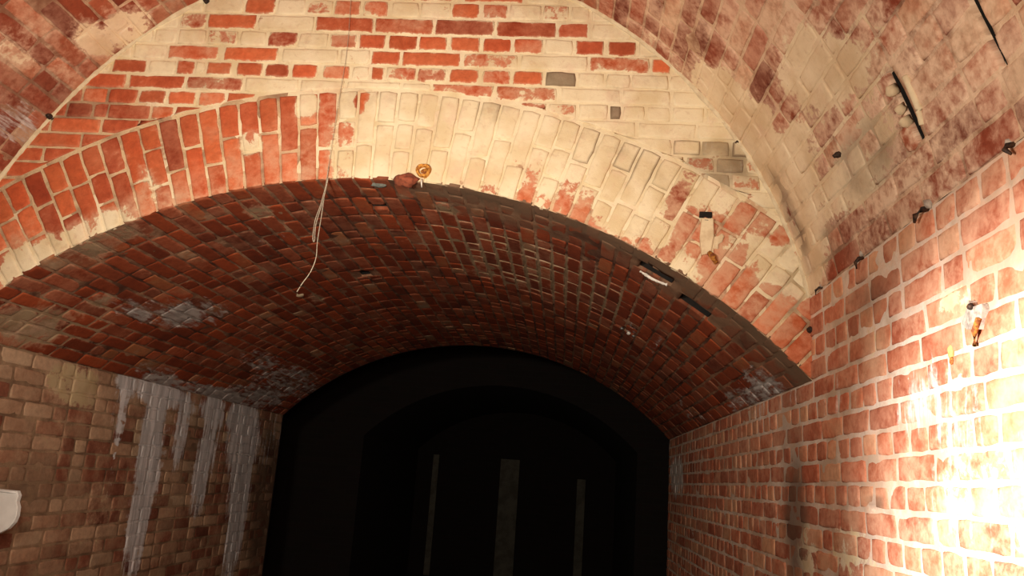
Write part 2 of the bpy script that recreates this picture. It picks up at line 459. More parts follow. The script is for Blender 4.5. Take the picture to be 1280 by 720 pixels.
while v > 1.9:
    v1, v0 = v - 0.004, v - 0.069
    L = 0.112 if k % 2 else 0.226
    for a, b in ((-2.6, -1.6), (-0.1, 0.9)):
        u = a + (0.06 if k % 2 else 0.0)
        while u < b:
            cu = u + L / 2; cc = c_end(cu, v - .035, True)
            p = cc[0] + random.uniform(-.3, .3)
            st = 'P' if p > .72 else 'p' if p > .5 else 'h' if p > .3 else ('R' if random.random() < .75 else 'D')
            end_brick(u, u + L - 0.009, v0, v1, st); u += L
    v -= 0.0735; k += 1
mb.sheet(frange(XL - 0.02, XR + 0.02, 0.03), frange(1.9, 3.9, 0.026), c_end,
         keep=lambda u, v: ring_side(u, v) > 0.03 and out_of_vault(u, v) < 0.12)
wall_end = struct(mb.build('wall_end', m_end))

# ------------------------------------------------------------------ ARCH RING of the low tunnel
c_ring = Cover(RING, ([0, 0, 0, 0.05], [0, 0, 0, 0.2]))
KX = [(-20, .06), (395, .08), (425, .55), (470, .95), (600, .92), (720, .8), (820, .72), (850, .62), (885, .36), (940, .34), (970, .2), (1010, .12)]
KS = sorted((loc_end(px, 224 + ((px - 435) / 1000) ** 2 * 700)[0], c) for px, c in KX)
def ring_paint(s):
    x = IP.at(s)[0]
    if x <= KS[0][0]: return KS[0][1]
    for (a, ca), (b, cb) in zip(KS, KS[1:]):
        if x < b: return ca + (cb - ca) * (x - a) / (b - a)
    return KS[-1][1]
c_ring.add(PAINT, 40, 325, .16, .09, .75).add(PAINT, 105, 292, .2, .06, .5).add(PAINT, 150, 285, .1, .07, .4).add(PAINT, 190, 235, .05, .1, .35)
c_ring.add(PAINT, 316, 180, .05, .07, .6).add(PAINT, 386, 130, .05, .07, .8)
c_ring.add(HAZE, 100, 300, .7, .09, .5).add(HAZE, 300, 222, .7, .09, .35).add(HAZE, 380, 200, .2, .25, .25).add(HAZE, 480, 210, .3, .07, .6).add(PAINT, 560, 228, .3, .05, -.35)
c_ring.add(PAINT, 700, 240, .2, .09, -.3).add(PAINT, 690, 265, .25, .06, -.3).add(PAINT, 770, 300, .22, .08, -.35).add(PAINT, 645, 205, .05, .06, -.3).add(PAINT, 850, 260, .12, .12, -.12)
c_ring.add(PAINT, 960, 330, .2, .09, .5).add(PAINT, 455, 128, .035, .06, -.8).add(PAINT, 540, 190, .05, .12, -.25).add(SOOT, 800, 210, .3, .12, .3).add(SOOT, 640, 140, .15, .08, .3)
c_ring.add(PAINT, 888, 296, .16, .13, -.4).add(PAINT, 930, 370, .2, .14, -.3)
c_ring.add(HAZE, 900, 310, .5, .35, .75).add(HAZE, 740, 200, .5, .3, .35)
def c_ring2(s, r, brick):
    o = c_ring(s, r, brick)
    p = ring_paint(s)
    o[0] += p if brick else (p * 0.85 + 0.14)
    return o
mb = MB(RING, 9.1)
n = round(IP.L / 0.0745)
pit = IP.L / n
for k in range(n):
    s0, s1 = k * pit + 0.0045, (k + 1) * pit - 0.0045
    kind = k % 2
    if random.random() < 0.25: cuts = [0, .118, .262, RING_T] if kind else [0, .128, .256, RING_T]
    else: cuts = [0, .236, RING_T] if kind else [0, .145, RING_T]
    cuts = [cuts[0]] + [c + random.uniform(-.012, .012) for c in cuts[1:-1]] + [cuts[-1]]
    for r0, r1 in zip(cuts, cuts[1:]):
        m = ((s0 + s1) / 2, (r0 + r1) / 2)
        q = c_ring2(m[0], m[1], True)
        p = q[0] + random.uniform(-.2, .2) * (1 if .2 < q[0] < .85 else .4)
        cov = [p - q[0], 0, random.uniform(-.05, .1), random.uniform(-.15, .15)]
        e = c_ring2(m[0], m[1], False)
        edge = [max(p, min(.6, e[0])) - q[0], 0, random.choice((0, .1, .2, .4)) if p > .5 else .1, .1]
        rr0 = r0 + (0.0 if r0 == 0 else 0.0045)
        tone = random.uniform(.5, .9) if random.random() < .8 else random.uniform(.25, .5)
        j = random.uniform(-.002, .002)
        mb.rect(s0 + j, s1 + j, rr0, r1 - 0.0045, 0.006 + random.uniform(-.0015, .003), tone, cov, edge, rough=.0022, field=c_ring2)
mb.sheet(frange(0, IP.L, 0.03), frange(0.0, RING_T + 0.012, 0.027), c_ring2)
struct(mb.build('trim_1', m_end))

# ------------------------------------------------------------------ generic coursed bond
def coursed(mb, cover, u0, u1, rows, h, tonef, spread, header_rows=True, joint=0.0085, u_of=lambda r: 0.0, recess=(), edge_k=0.6, paint_gain=1.0):
    for r, (v0, v1) in enumerate(rows):
        head = header_rows and r % 2
        u = u0 - 0.23 + u_of(r)
        while u < u1:
            L = 0.1115 if head else 0.2235
            if not header_rows:
                L = random.choice((0.1115, 0.2235, 0.2235))
            elif random.random() < 0.08: L = 0.1115 if not head else 0.2235
            a, b = u + joint / 2, u + L - joint / 2
            u += L
            a2, b2 = max(a, u0), min(b, u1)
            if b2 - a2 < 0.02: continue
            cu, cv = (a2 + b2) / 2, (v0 + v1) / 2
            pieces = [(a2, b2)]
            for (ru0, ru1, rv0, rv1, _) in recess:
                if v1 - .006 > rv0 and v0 + .006 < rv1:
                    nxt = []
                    for (pa, pb) in pieces:
                        if pb <= ru0 or pa >= ru1: nxt.append((pa, pb))
                        else: nxt += [(pa, min(pb, ru0)), (max(pa, ru1), pb)]
                    pieces = [p for p in nxt if p[1] - p[0] > 0.012]
            q = cover(cu, cv, True); e = cover(cu, cv, False)
            cov = [random.uniform(-spread, spread) * (1 if q[0] > .12 else .35), random.uniform(-.06, .06), random.uniform(-.08, .12), random.uniform(-.2, .2)]
            edge = [max(cov[0], e[0] * edge_k - q[0]), cov[1], cov[2], cov[3] + .1]
            y = random.uniform(-.0015, .0015)
            tn = tonef(); hh = h * (1 - .85 * min(1, max(0, q[2] - .2) / .5)) + random.uniform(-.001, .0015)
            for (pa, pb) in pieces:
                mb.rect(pa, pb, v0 + joint / 2 + y, v1 - joint / 2 + y, hh, tn, cov, edge, rough=.002, field=cover)
def dipf(recess):
    def f(u, v):
        d = 0.0
        for (a, b, c, e, dep) in recess:
            if a - 1e-4 <= u <= b + 1e-4 and c - 1e-4 <= v <= e + 1e-4: d = max(d, dep)
        return d
    return f
def recess_lines(recess, k):
    o = []
    for r in recess:
        a, b = r[2 * k], r[2 * k + 1]
        o += [a - 0.003, a, b, b + 0.003]
    return o
def slot(surf, px, py, hu, hv, dep):
    u, v = surf.loc(px, py)
    return (u - hu, u + hu, v - hv, v + hv, dep)

# ------------------------------------------------------------------ RIGHT WALL (runs through from the vault into the tunnel)
c_right = Cover(RIGHT, ([0.08, 0, 0, 0.42], [0.3, 0, 0, 0.2]))
c_right.add(SOOT, 990, 560, .22, .9, .4).add(SOOT, 1000, 660, .22, .3, .3).add(SOOT, 930, 600, .8, .7, .12).add(SOOT, 850, 600, 1.6, .9, .35).add(SOOT, 1060, 400, .3, .12, .3).add(SOOT, 1100, 350, .3, .1, .25)
c_right.add(CALC, 1120, 500, .30, .10, .36).add(CALC, 1180, 490, .2, .12, .34).add(CALC, 985, 505, .2, .1, .42).add(CALC, 950, 510, .2, .08, .42).add(CALC, 846, 595, .50, .20, .75).add(CALC, 1045, 500, .2, .12, .32)
c_right.add(CALC, 1180, 600, .3, .18, .3).add(PAINT, 1060, 690, .2, .1, .4).add(PAINT, 1010, 690, .15, .1, .35).add(HAZE, 1180, 640, .5, .3, .4).add(HAZE, 1240, 300, .5, .3, .35).add(PAINT, 1190, 380, .1, .035, .5)
c_right.add(PAINT, 1230, 640, .3, .2, .35).add(CALC, 1230, 640, .35, .22, .2)  # hot spot painted in: paler paint and lime at the centre of the glare
c_right.add(SOOT, 1095, 628, .1, .03, .5)
zr = SPRING_R
PR = 0.0738
def rows_from(z0, lo, hi, p, jit=0.0):
    k0 = math.floor((lo - z0) / p)
    r = []
    z = z0 + k0 * p
    while z < hi:
        r.append((z, min(z + p, hi))); z += p
    return [q for q in r if q[1] - q[0] > .02]
mb = MB(RIGHT, 21.3)
rt = lambda: random.uniform(.45, .9) if random.random() < .82 else random.uniform(.9, 1.0)
coursed(mb, c_right, 0.6, YT, [q for q in rows_from(zr, .55, SPRING_R, PR)], .003, rt, .12, joint=.0100, u_of=lambda r: (r * 37 % 11) * .012, edge_k=.5)
nR = round((OSPR - SPRING_R) / PR)
coursed(mb, c_right, 0.6, D, [(SPRING_R + (OSPR - SPRING_R) * k / nR, SPRING_R + (OSPR - SPRING_R) * (k + 1) / nR) for k in range(nR)], .003, rt, .12, joint=.0100, u_of=lambda r: (r * 53 % 13) * .012, edge_k=.5)
us = frange(-1.5, 0.6, .15) + frange(0.6, 4.2, .028)[1:] + frange(4.2, YT, .07)[1:]
mb.sheet(us, frange(0.0, .55, .11) + frange(.55, SPRING_R, .025)[1:], c_right)
mb.sheet([u for u in us if u <= D + .02], frange(SPRING_R, OSPR, .025), c_right)
struct(mb.build('wall_right', m_right))

# ------------------------------------------------------------------ LEFT WALL
c_left = Cover(LEFT, ([0.06, -.1, 0.2, 0.1], [0.12, -.1, 0.2, 0.1]))
c_left.add(PAINT, 95, 480, .25, .12, .6).add(PAINT, 60, 560, .2, .15, .25).add(PAINT, 120, 640, .3, .2, .2).add(SOOT, 330, 620, .35, .7, .45).add(SOOT, 250, 560, .3, .3, .3).add(SOOT, 30, 610, .4, .15, .2)
for (px, py, ru, rv, a) in ((192, 520, .13, .35, .95), (182, 600, .12, .35, .95), (168, 680, .10, .3, .85), (152, 505, .07, .25, .75), (180, 478, .26, .10, 1.0), (210, 490, .15, .10, .7),
        (228, 530, .09, .28, .65), (262, 540, .13, .45, .75), (248, 610, .10, .30, .6), (302, 545, .24, .35, .85), (298, 630, .18, .35, .85), (288, 700, .16, .25, .8), (335, 550, .4, .3, .5), (216, 560, .2, .4, .35),
        (280, 515, .5, .10, .55), (285, 600, .5, .5, .25), (138, 600, .03, .55, .5)):
    c_left.add(CALC, px, py, ru * 1.35, rv * 1.1, a - .02)
mb = MB(LEFT, 33.9)
lt = lambda: random.choice((random.uniform(.15, .42), random.uniform(.35, .65), random.uniform(.45, .8)))
coursed(mb, c_left, 2.9, YT, rows_from(SPRING_L - .0735 * 14, .5, SPRING_L, .0735), .003, lt, .2, header_rows=False, joint=.008)
us = frange(-1.5, 2.9, .2) + frange(2.9, YT, .034)[1:]
mb.sheet(us, frange(0.0, .5, .1) + frange(.5, SPRING_L, .028)[1:], c_left)
mb.sheet([u for u in us if u <= D + .02], frange(SPRING_L, OSPL, .05), c_left)
struct(mb.build('wall_left', m_left))

# ------------------------------------------------------------------ LOW TUNNEL VAULT
c_in = Cover(INNER, ([0.0, -.05, 0.05, 0.02], [0.1, -.05, 0.1, 0.05]))
for (px, py, ru, rv, a) in (
        (130, 300, .14, .25, .5), (870, 385, .2, .12, .3)):
    c_in.add(SOOT, px, py, ru, rv, a)
for (px, py, ru, rv, a) in ((250, 392, .23, .13, .56), (200, 388, .25, .1, .45), (320, 448, .3, .07, .45), (190, 470, .25, .08, .55), (250, 490, .5, .07, .62), (310, 500, .6, .10, .66), (360, 480, .7, .14, .62),
        (380, 455, .6, .1, .3), (150, 385, .2, .06, .35), (960, 488, .24, .12, .72), (925, 505, .25, .09, .62), (790, 412, .22, .04, .5), (820, 430, .3, .03, .45), (840, 500, .5, .08, .35), (870, 520, .4, .06, .4), (345, 300, .12, .1, .25)):
    c_in.add(CALC, px, py, ru * 1.35, rv * 1.35, a + .06)
for (px, py, ru, rv, a) in ((640, 330, .6, .45, .75), (720, 360, .6, .35, .7), (590, 300, .35, .3, .5), (60, 420, .5, .35, .35), (350, 300, .4, .3, .2)):
    c_in.add(PAINT, px, py, ru, rv, a, False)
for (px, py, ru, rv, a) in ((130, 300, .14, .2, .5), (325, 265, .1, .07, .5), (60, 400, .3, .15, .3), (130, 375, .12, .06, .5), (20, 410, .3, .15, .35), (560, 260, .1, .08, .5), (600, 340, .1, .1, .35), (395, 372, .12, .05, .55), (650, 340, .5, .3, .18)):
    c_in.add(PAINT, px, py, ru, rv, a)
c_in0 = c_in
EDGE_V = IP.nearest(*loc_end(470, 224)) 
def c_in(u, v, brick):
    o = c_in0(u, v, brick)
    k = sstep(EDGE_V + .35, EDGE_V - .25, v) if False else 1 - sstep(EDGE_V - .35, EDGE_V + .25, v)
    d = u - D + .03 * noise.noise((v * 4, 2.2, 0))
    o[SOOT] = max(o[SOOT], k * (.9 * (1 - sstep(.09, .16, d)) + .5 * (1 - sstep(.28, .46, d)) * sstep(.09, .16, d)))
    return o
REC_IN = [slot(INNER, 821, 342, .05, .075, .22), slot(INNER, 782, 412, .028, .06, .2), slot(INNER, 868, 383, .06, .07, .2), slot(INNER, 473, 258, .03, .035, .2), slot(INNER, 456, 342, .06, .03, .2)]
nr = round(IP.L / .0738)
rows = [(IP.L * k / nr, IP.L * (k + 1) / nr) for k in range(nr)]
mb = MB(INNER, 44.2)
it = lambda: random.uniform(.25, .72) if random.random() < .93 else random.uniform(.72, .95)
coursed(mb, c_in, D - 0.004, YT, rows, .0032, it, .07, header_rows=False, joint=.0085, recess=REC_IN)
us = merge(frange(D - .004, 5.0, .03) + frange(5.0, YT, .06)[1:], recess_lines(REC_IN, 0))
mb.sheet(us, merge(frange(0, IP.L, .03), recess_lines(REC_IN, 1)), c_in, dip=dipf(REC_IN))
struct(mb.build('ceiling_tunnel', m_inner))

# ------------------------------------------------------------------ HIGH VAULT
c_out = Cover(OUTER, ([0.04, 0, 0.14, 0.1], [0.16, 0, 0.25, 0.1]))
for (px, py, ru, rv, a) in ((935, 175, .26, .26, .7), (975, 230, .36, .28, .62), (1000, 290, .25, .24, .7), (900, 120, .2, .2, .6), (1010, 340, .15, .15, .6), (1050, 160, .42, .3, .42), (1000, 75, .22, .14, .35), (1040, 90, .2, .1, .3), (1080, 60, .2, .1, .25), (1060, 230, .25, .1, .3), (825, 60, .1, .12, .3)):
    c_out.add(PAINT, px, py, ru, rv, a)
c_out.add(PAINT, 997, 285, .045, .14, -1.0)
for (px, py, ru, rv, a) in ((150, 40, .12, .16, .75), (105, 45, .1, .08, .5), (70, 90, .15, .08, .3), (20, 55, .1, .1, .3)):
    c_out.add(PAINT, px, py, ru, rv, a)
for (px, py, ru, rv, a) in ((20, 165, .2, .07, .6), (35, 140, .15, .05, .5), (150, 35, .1, .1, .3), (90, 95, .1, .08, .25)):
    c_out.add(CALC, px, py, ru, rv, a)
for (px, py, ru, rv, a) in ((1100, 130, .6, .5, .58), (1180, 80, .4, .3, .3), (1120, 260, .4, .3, .25), (880, 60, .4, .2, .3), (30, 100, .5, .3, .15), (800, 20, .3, .2, .45), (950, 40, .4, .3, .25)):
    c_out.add(HAZE, px, py, ru, rv, a)
for (px, py, ru, rv, a) in ((1080, 200, .25, .12, .3), (60, 130, .25, .2, .22), (20, 60, .4, .3, .08), (1040, 310, .15, .1, .3), (990, 270, .08, .25, .35)):
    c_out.add(SOOT, px, py, ru, rv, a)
REC_OUT = [slot(OUTER, 1133, 131, .017, .10, .2), slot(OUTER, 1230, 28, .010, .11, .12)]
nr = round(OP.L / .0745)
rows = [(OP.L * k / nr, OP.L * (k + 1) / nr) for k in range(nr)]
mb = MB(OUTER, 57.5)
ot = lambda: random.uniform(.25, .85) if random.random() < .85 else random.uniform(.85, 1.0)
coursed(mb, c_out, 0.9, D + .01, rows, .0035, ot, .2, header_rows=False, joint=.0075, recess=REC_OUT, edge_k=.6)
us = merge(frange(-1.5, .9, .2) + frange(.9, D + .01, .028)[1:], recess_lines(REC_OUT, 0))
mb.sheet(us, merge(frange(0, OP.L, .03), recess_lines(REC_OUT, 1)), c_out, dip=dipf(REC_OUT))
struct(mb.build('ceiling', m_vault))

# ------------------------------------------------------------------ mortar fillet where the high vault meets the end wall
def fillet():
    me = bmesh.new()
    prev = None
    nst = 260
    for k in range(nst + 1):
        s = OP.L * k / nst
        x, z, nx, nz = OP.at(s)
        w = 0.011 + 0.005 * noise.noise((s * 6, 0, 1)) + 0.004 * noise.noise((s * 31, 0, 4))
        prof = []
        for (a, b) in ((-0.03, -0.02), (0.006, w * 1.5), (w * .55, w * .75), (w * 1.3, 0.006), (-0.02, -0.03)):
            # a: depth towards the viewer from the wall face, b: inwards from the vault
            prof.append(me.verts.new((x - nx * b, D - a - 0.001, z - nz * b)))
        if prev:
            for i in range(4): me.faces.new((prev[i], prev[i + 1], prof[i + 1], prof[i]))
        prev = prof
    m = bpy.data.meshes.new('trim_2'); me.to_mesh(m); me.free()
    m.materials.append(m_plaster)
    for p in m.polygons: p.use_smooth = True
    o = bpy.data.objects.new('trim_2', m); C.objects.link(o); struct(o)
fillet()

# ------------------------------------------------------------------ beyond the tunnel: dark chamber, floor
def box_obj(name, lo, hi, mat, parent=None):
    bm = bmesh.new()
    bmesh.ops.create_cube(bm, size=1)
    for v in bm.verts:
        v.co = Vector([lo[i] + (v.co[i] + .5) * (hi[i] - lo[i]) for i in range(3)])
    bmesh.ops.bevel(bm, geom=bm.edges[:], offset=min(hi[i] - lo[i] for i in range(3)) * .06, segments=2, affect='EDGES')
    me = bpy.data.meshes.new(name); bm.to_mesh(me); bm.free(); me.materials.append(mat)
    o = bpy.data.objects.new(name, me); C.objects.link(o)
    if parent: o.parent = parent
    return o
def arch_wall(name, y0, y1, xl, xr, top, mat):
    """wall across the view with the same arched opening through it"""
    bm = bmesh.new()
    pr = [(XR, 0.0)] + IP.p[::6] + [(XL, 0.0)]
    ou = [(xr, 0.0)] + [(xr + (xl - xr) * k / (len(pr) - 3), top) for k in range(len(pr) - 2)] + [(xl, 0.0)]
    g = [[bm.verts.new((q[0], y, q[1])) for q in ring] for y in (y0, y1) for ring in (pr, ou)]
    for i in range(len(pr) - 1):
        bm.faces.new((g[0][i], g[0][i + 1], g[1][i + 1], g[1][i]))
        bm.faces.new((g[2][i], g[3][i], g[3][i + 1], g[2][i + 1]))
        bm.faces.new((g[0][i], g[2][i], g[2][i + 1], g[0][i + 1]))
    me = bpy.data.meshes.new(name); bm.to_mesh(me); bm.free(); me.materials.append(mat)
    o = bpy.data.objects.new(name, me); C.objects.link(o); return struct(o)
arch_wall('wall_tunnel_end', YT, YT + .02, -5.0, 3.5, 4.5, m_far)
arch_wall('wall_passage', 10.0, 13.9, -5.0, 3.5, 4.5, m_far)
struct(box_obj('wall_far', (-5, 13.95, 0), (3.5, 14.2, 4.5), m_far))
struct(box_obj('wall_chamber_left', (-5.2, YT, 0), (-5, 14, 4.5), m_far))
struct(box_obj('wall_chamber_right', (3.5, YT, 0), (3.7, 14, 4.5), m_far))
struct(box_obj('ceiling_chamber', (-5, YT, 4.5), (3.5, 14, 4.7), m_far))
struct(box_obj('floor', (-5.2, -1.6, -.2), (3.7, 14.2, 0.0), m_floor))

# ------------------------------------------------------------------ THINGS
def finish(bm, name, mat, parent=None, smooth=True, loc=None):
    me = bpy.data.meshes.new(name); bm.normal_update(); bm.to_mesh(me); bm.free(); me.materials.append(mat)
    if smooth:
        for p in me.polygons: p.use_smooth = True
    o = bpy.data.objects.new(name, me); C.objects.link(o)
    if parent: o.parent = parent
    if loc is not None: o.location = loc
    return o
def tag(o, label, cat, group=None):
    o['label'] = label; o['category'] = cat
    if group: o['group'] = group
    return o
def empty(name, loc):
    o = bpy.data.objects.new(name, None); C.objects.link(o); o.location = loc; o.empty_display_size = .03
    return o
def tube(bm, pts, rad, sides=8, cap=True):
    rings = []
    for i, p in enumerate(pts):
        p = Vector(p)
        t = (Vector(pts[min(i + 1, len(pts) - 1)]) - Vector(pts[max(0, i - 1)])).normalized()
        a = t.orthogonal().normalized() if abs(t.z) < .9 else t.cross(Vector((0, 1, 0))).normalized()
        b = t.cross(a)
        r = rad[i] if isinstance(rad, (list, tuple)) else rad
        rings.append([bm.verts.new(p + (a * math.cos(k * 2 * math.pi / sides) + b * math.sin(k * 2 * math.pi / sides)) * r) for k in range(sides)])
    for p, q in zip(rings, rings[1:]):
        for k in range(sides): bm.faces.new((p[k], p[(k + 1) % sides], q[(k + 1) % sides], q[k]))
    if cap: bm.faces.new(rings[0][::-1]); bm.faces.new(rings[-1])
def lump(bm, r, sc=(1, 1, 1), seed=0, amp=.3, at=(0, 0, 0), sub=2):
    q = bmesh.ops.create_icosphere(bm, subdivisions=sub, radius=1.0)
    for v in q['verts']:
        k = 1 + amp * noise.noise(v.co * 1.9 + Vector((seed * 3.1, seed, 0)))
        v.co = Vector(at) + Vector((v.co.x * sc[0], v.co.y * sc[1], v.co.z * sc[2])) * (r * k)
def smoothpath(pts, n=8):
    out = []
    P = [Vector(p) for p in pts]
    for i in range(len(P) - 1):
        a, b, c, d = P[max(0, i - 1)], P[i], P[i + 1], P[min(len(P) - 1, i + 2)]
        for k in range(n):
            t = k / n
            out.append(.5 * ((2 * b) + (c - a) * t + (2 * a - 5 * b + 4 * c - d) * t * t + (3 * b - a - 3 * c + d) * t ** 3))
    out.append(P[-1]); return out
def on(surf, px, py, w=0.0):
    u, v = surf.loc(px, py)
    return surf.map(u, v, w)
def at_depth(px, py, y):
    d = ray(px, py); k = y / d.y
    return Vector((d.x * k, y, d.z * k + EYE))

# hanging wire
top = at_depth(440, -25, D - .035)
w = empty('hanging_wire', on(END, 409, 222, .03)); o0 = w.location.copy()
def loc(p): return Vector(p) - o0
bm = bmesh.new()
tube(bm, [loc(p) for p in smoothpath([at_depth(440, -25, D - .02), at_depth(434, 60, D - .018), at_depth(421, 140, D - .018), at_depth(409, 220, D - .022), at_depth(403, 262, D - .03), at_depth(397, 300, D - .03), at_depth(395, 322, D - .03), at_depth(388, 340, D - .025), at_depth(378, 354, D - .02), at_depth(371, 365, D - .02)])], [.0010] * 23 + [.0019] * 50, 6)
finish(bm, 'long_strand', m_wire, w)
bm = bmesh.new()
tube(bm, [loc(p) for p in smoothpath([at_depth(410, 222, D - .028), at_depth(401, 255, D - .035), at_depth(394, 275, D - .04), at_depth(391, 297, D - .04), at_depth(393, 301, D - .038), at_depth(395, 280, D - .036), at_depth(404, 250, D - .032), at_depth(410, 224, D - .028)])], .0018, 6)
finish(bm, 'looped_strand', m_wire, w)
tag(w, 'thin grey wire hanging down over the crown of the arch', 'wire')

# rusted pipe end in the crown of the arch, with its broken brick
p = on(RING, 528, 215, 0.0)
w = empty('pipe_stub', p)
bm = bmesh.new()
n = 20; rings = []
for (r, dy) in ((.030, .03), (.031, -.022), (.027, -.030), (.021, -.029), (.018, -.018), (.017, .02)):
    rings.append([bm.verts.new((r * math.cos(a) * (1 + .06 * math.sin(3 * a)), dy + .003 * math.sin(5 * a), r * math.sin(a) * .92)) for a in [k * 2 * math.pi / n for k in range(n)]])
for a, b in zip(rings, rings[1:]):
    for k in range(n): bm.faces.new((a[k], a[(k + 1) % n], b[(k + 1) % n], b[k]))
finish(bm, 'pipe', m_ochre, w)
bm = bmesh.new(); lump(bm, .017, (1, .5, 1), 5, .5, (.002, -.004, 0)); finish(bm, 'rust_plug', m_rust, w)
tag(w, 'ochre rusted pipe end sticking out at the crown of the arch', 'pipe')
bm = bmesh.new(); lump(bm, .042, (1.15, .8, .62), 2, .35, sub=3)
o = finish(bm, 'brick_fragment', m_terra, loc=on(RING, 508, 227, .012)); tag(o, 'rounded broken brick end beside the rusted pipe', 'brick')
bm = bmesh.new(); lump(bm, .022, (1.6, .8, .5), 8, .4)
o = finish(bm, 'mortar_lump', simple('blue_grey_mortar', (128, 132, 124), .9), loc=on(INNER, 474, 230, .004)); tag(o, 'grey mortar lump on the arch edge left of the rusted pipe', 'mortar')
bm = bmesh.new(); tube(bm, [(0, 0, 0), (.002, -.002, -.02), (.004, 0, -.036)], [.003, .003, .001], 6)
o = finish(bm, 'lime_drip', m_lime, loc=on(RING, 526, 226, .022)); tag(o, 'small white drip hanging just below the rusted pipe', 'drip')

# broken cream bracket low on the right of the arch
p = on(RING, 884, 297, 0.006)
w = empty('broken_bracket', p)
def plate(pts, th, mat, name, parent, rot=None):
    bm = bmesh.new()
    a = [bm.verts.new((x, -th, z)) for x, z in pts]; b = [bm.verts.new((x, .012, z)) for x, z in pts]
    bm.faces.new(a); n = len(pts)
    for k in range(n): bm.faces.new((a[k], b[k], b[(k + 1) % n], a[(k + 1) % n]))
    bm.faces.new(b[::-1])
    bmesh.ops.recalc_face_normals(bm, faces=bm.faces[:])
    bmesh.ops.bevel(bm, geom=[e for e in bm.edges if all(v.co.y < 0 for v in e.verts)], offset=.003, segments=2, affect='EDGES')
    return finish(bm, name, mat, parent, smooth=False)
px1 = 3.0 / 1000 * 1.03                                     # metres per photo pixel on the end wall here
tilt = Matrix.Rotation(-0.06, 4, 'Y')
def pp(l): return [((x - 884) * px1, -(y - 297) * px1) for x, y in l]
plate(pp([(875.5, 274.5), (890, 274.5), (891.5, 297), (889, 316), (884, 320), (877.5, 322.5), (874.5, 300)]), .020, m_plaster, 'plate', w)
plate(pp([(890, 297), (897, 296), (901.5, 292), (904.5, 295), (902, 303), (898, 306), (897.5, 312), (892, 313), (892, 318), (888, 316)]), .012, m_plaster, 'broken_tab', w)
plate(pp([(878, 276.5), (884.5, 276.5), (884.5, 278), (878, 278)]), .0215, m_dark, 'slit', w)  # near-black strip paints the shade of a slit in the plate
bm = bmesh.new(); tube(bm, [((886 - 884) * px1, -.012, -(318 - 297) * px1), ((891 - 884) * px1, -.018, -(324 - 297) * px1), ((896 - 884) * px1, -.014, -(332 - 297) * px1)], [.009, .012, .008], 8)
finish(bm, 'rusty_bolt', m_rust, w)
w.rotation_euler = (0, 0.03, 0)
tag(w, 'broken cream bracket with torn tab on the right of the arch ring', 'bracket')
o = box_obj('notch_shade', (-.024, -.009, -.011), (.024, .02, .011), m_dark); o.location = on(RING, 883, 270, .004)  # near-black block paints the shade of a notch
tag(o, 'small dark block painting the shade of a notch just above the broken cream bracket', 'hole')

# anchors and fixings on the right wall and vault
def anchor(surf, px, py, ang, size, label, mats=(m_iron, m_collar)):
    p = on(surf, px, py, .003)
    u, v = surf.loc(px, py)
    nrm = (surf.map(u, v, .01) - surf.map(u, v, 0)).normalized()
    w = empty('wall_anchor', p)
    side = nrm.cross(Vector((0, 1, 0))).normalized()
    ax = (Vector((0, 1, 0)) * math.cos(ang) + side * math.sin(ang)).normalized()
    bm = bmesh.new()
    tube(bm, [tuple(-nrm * .02), tuple(nrm * .5 * size), tuple(nrm * size + ax * size * .5), tuple(nrm * size * .9 + ax * size * 1.3)], [size * .26, size * .26, size * .24, size * .12], 8)
    finish(bm, 'hook', mats[0], w)
    bm = bmesh.new(); lump(bm, size * .42, (1, 1, 1), px * .37, .6, tuple(-ax * size * .5))
    finish(bm, 'mortar_collar', mats[1], w)
    tag(w, label, 'anchor'); w['group'] = 'iron fixings along the right wall'
    return w
anchor(OUTER, 1163, 267, .6, .030, 'iron hook at the right vault foot, second down from the frame edge')
anchor(OUTER, 1080, 325, 1.2, .024, 'iron hook at the right vault foot, third down from the frame edge')
anchor(RIGHT if OUTER.loc(1028, 360)[1] <= 0.01 else OUTER, 1028, 360, 1.2, .020, 'small iron hook nearest the corner of arch wall and right wall')
anchor(OUTER, 1270, 188, 2.2, .024, 'iron fixing with grey collar at the right frame edge')
def stub(surf, px, py, r, label):
    u, v = surf.loc(px, py)
    nrm = (surf.map(u, v, .01) - surf.map(u, v, 0)).normalized()
    p = on(surf, px, py, 0)
    w = empty('iron_peg', p)
    bm = bmesh.new(); tube(bm, [tuple(-nrm * .02), tuple(nrm * r * 1.2), tuple(nrm * r * 1.7)], [r, r, r * .6], 10); finish(bm, 'shank', m_iron, w)
    bm = bmesh.new(); lump(bm, r * .8, (1, 1, 1), px, .3, tuple(nrm * r * 1.6)); finish(bm, 'head', m_grey if px == 1013 else m_iron, w)
    tag(w, label, 'peg')
stub(END, 1012, 413, .013, 'dark iron peg low in the corner where arch wall meets right wall')
stub(OUTER, 733, 11, .013, 'dark peg in the pale vault joint at top centre right')
stub(END, 259, 2, .013, 'dark peg in the vault joint at the top left edge')
stub(END, 64, 147, .013, 'dark peg in cream mortar left where vault joint runs down')
stub(OUTER, 925, 177, .009, 'tiny dark peg in cream plaster of the right vault joint')
stub(OUTER, 1050, 192, .010, 'dark peg in the right vault below the long crumbling slot')

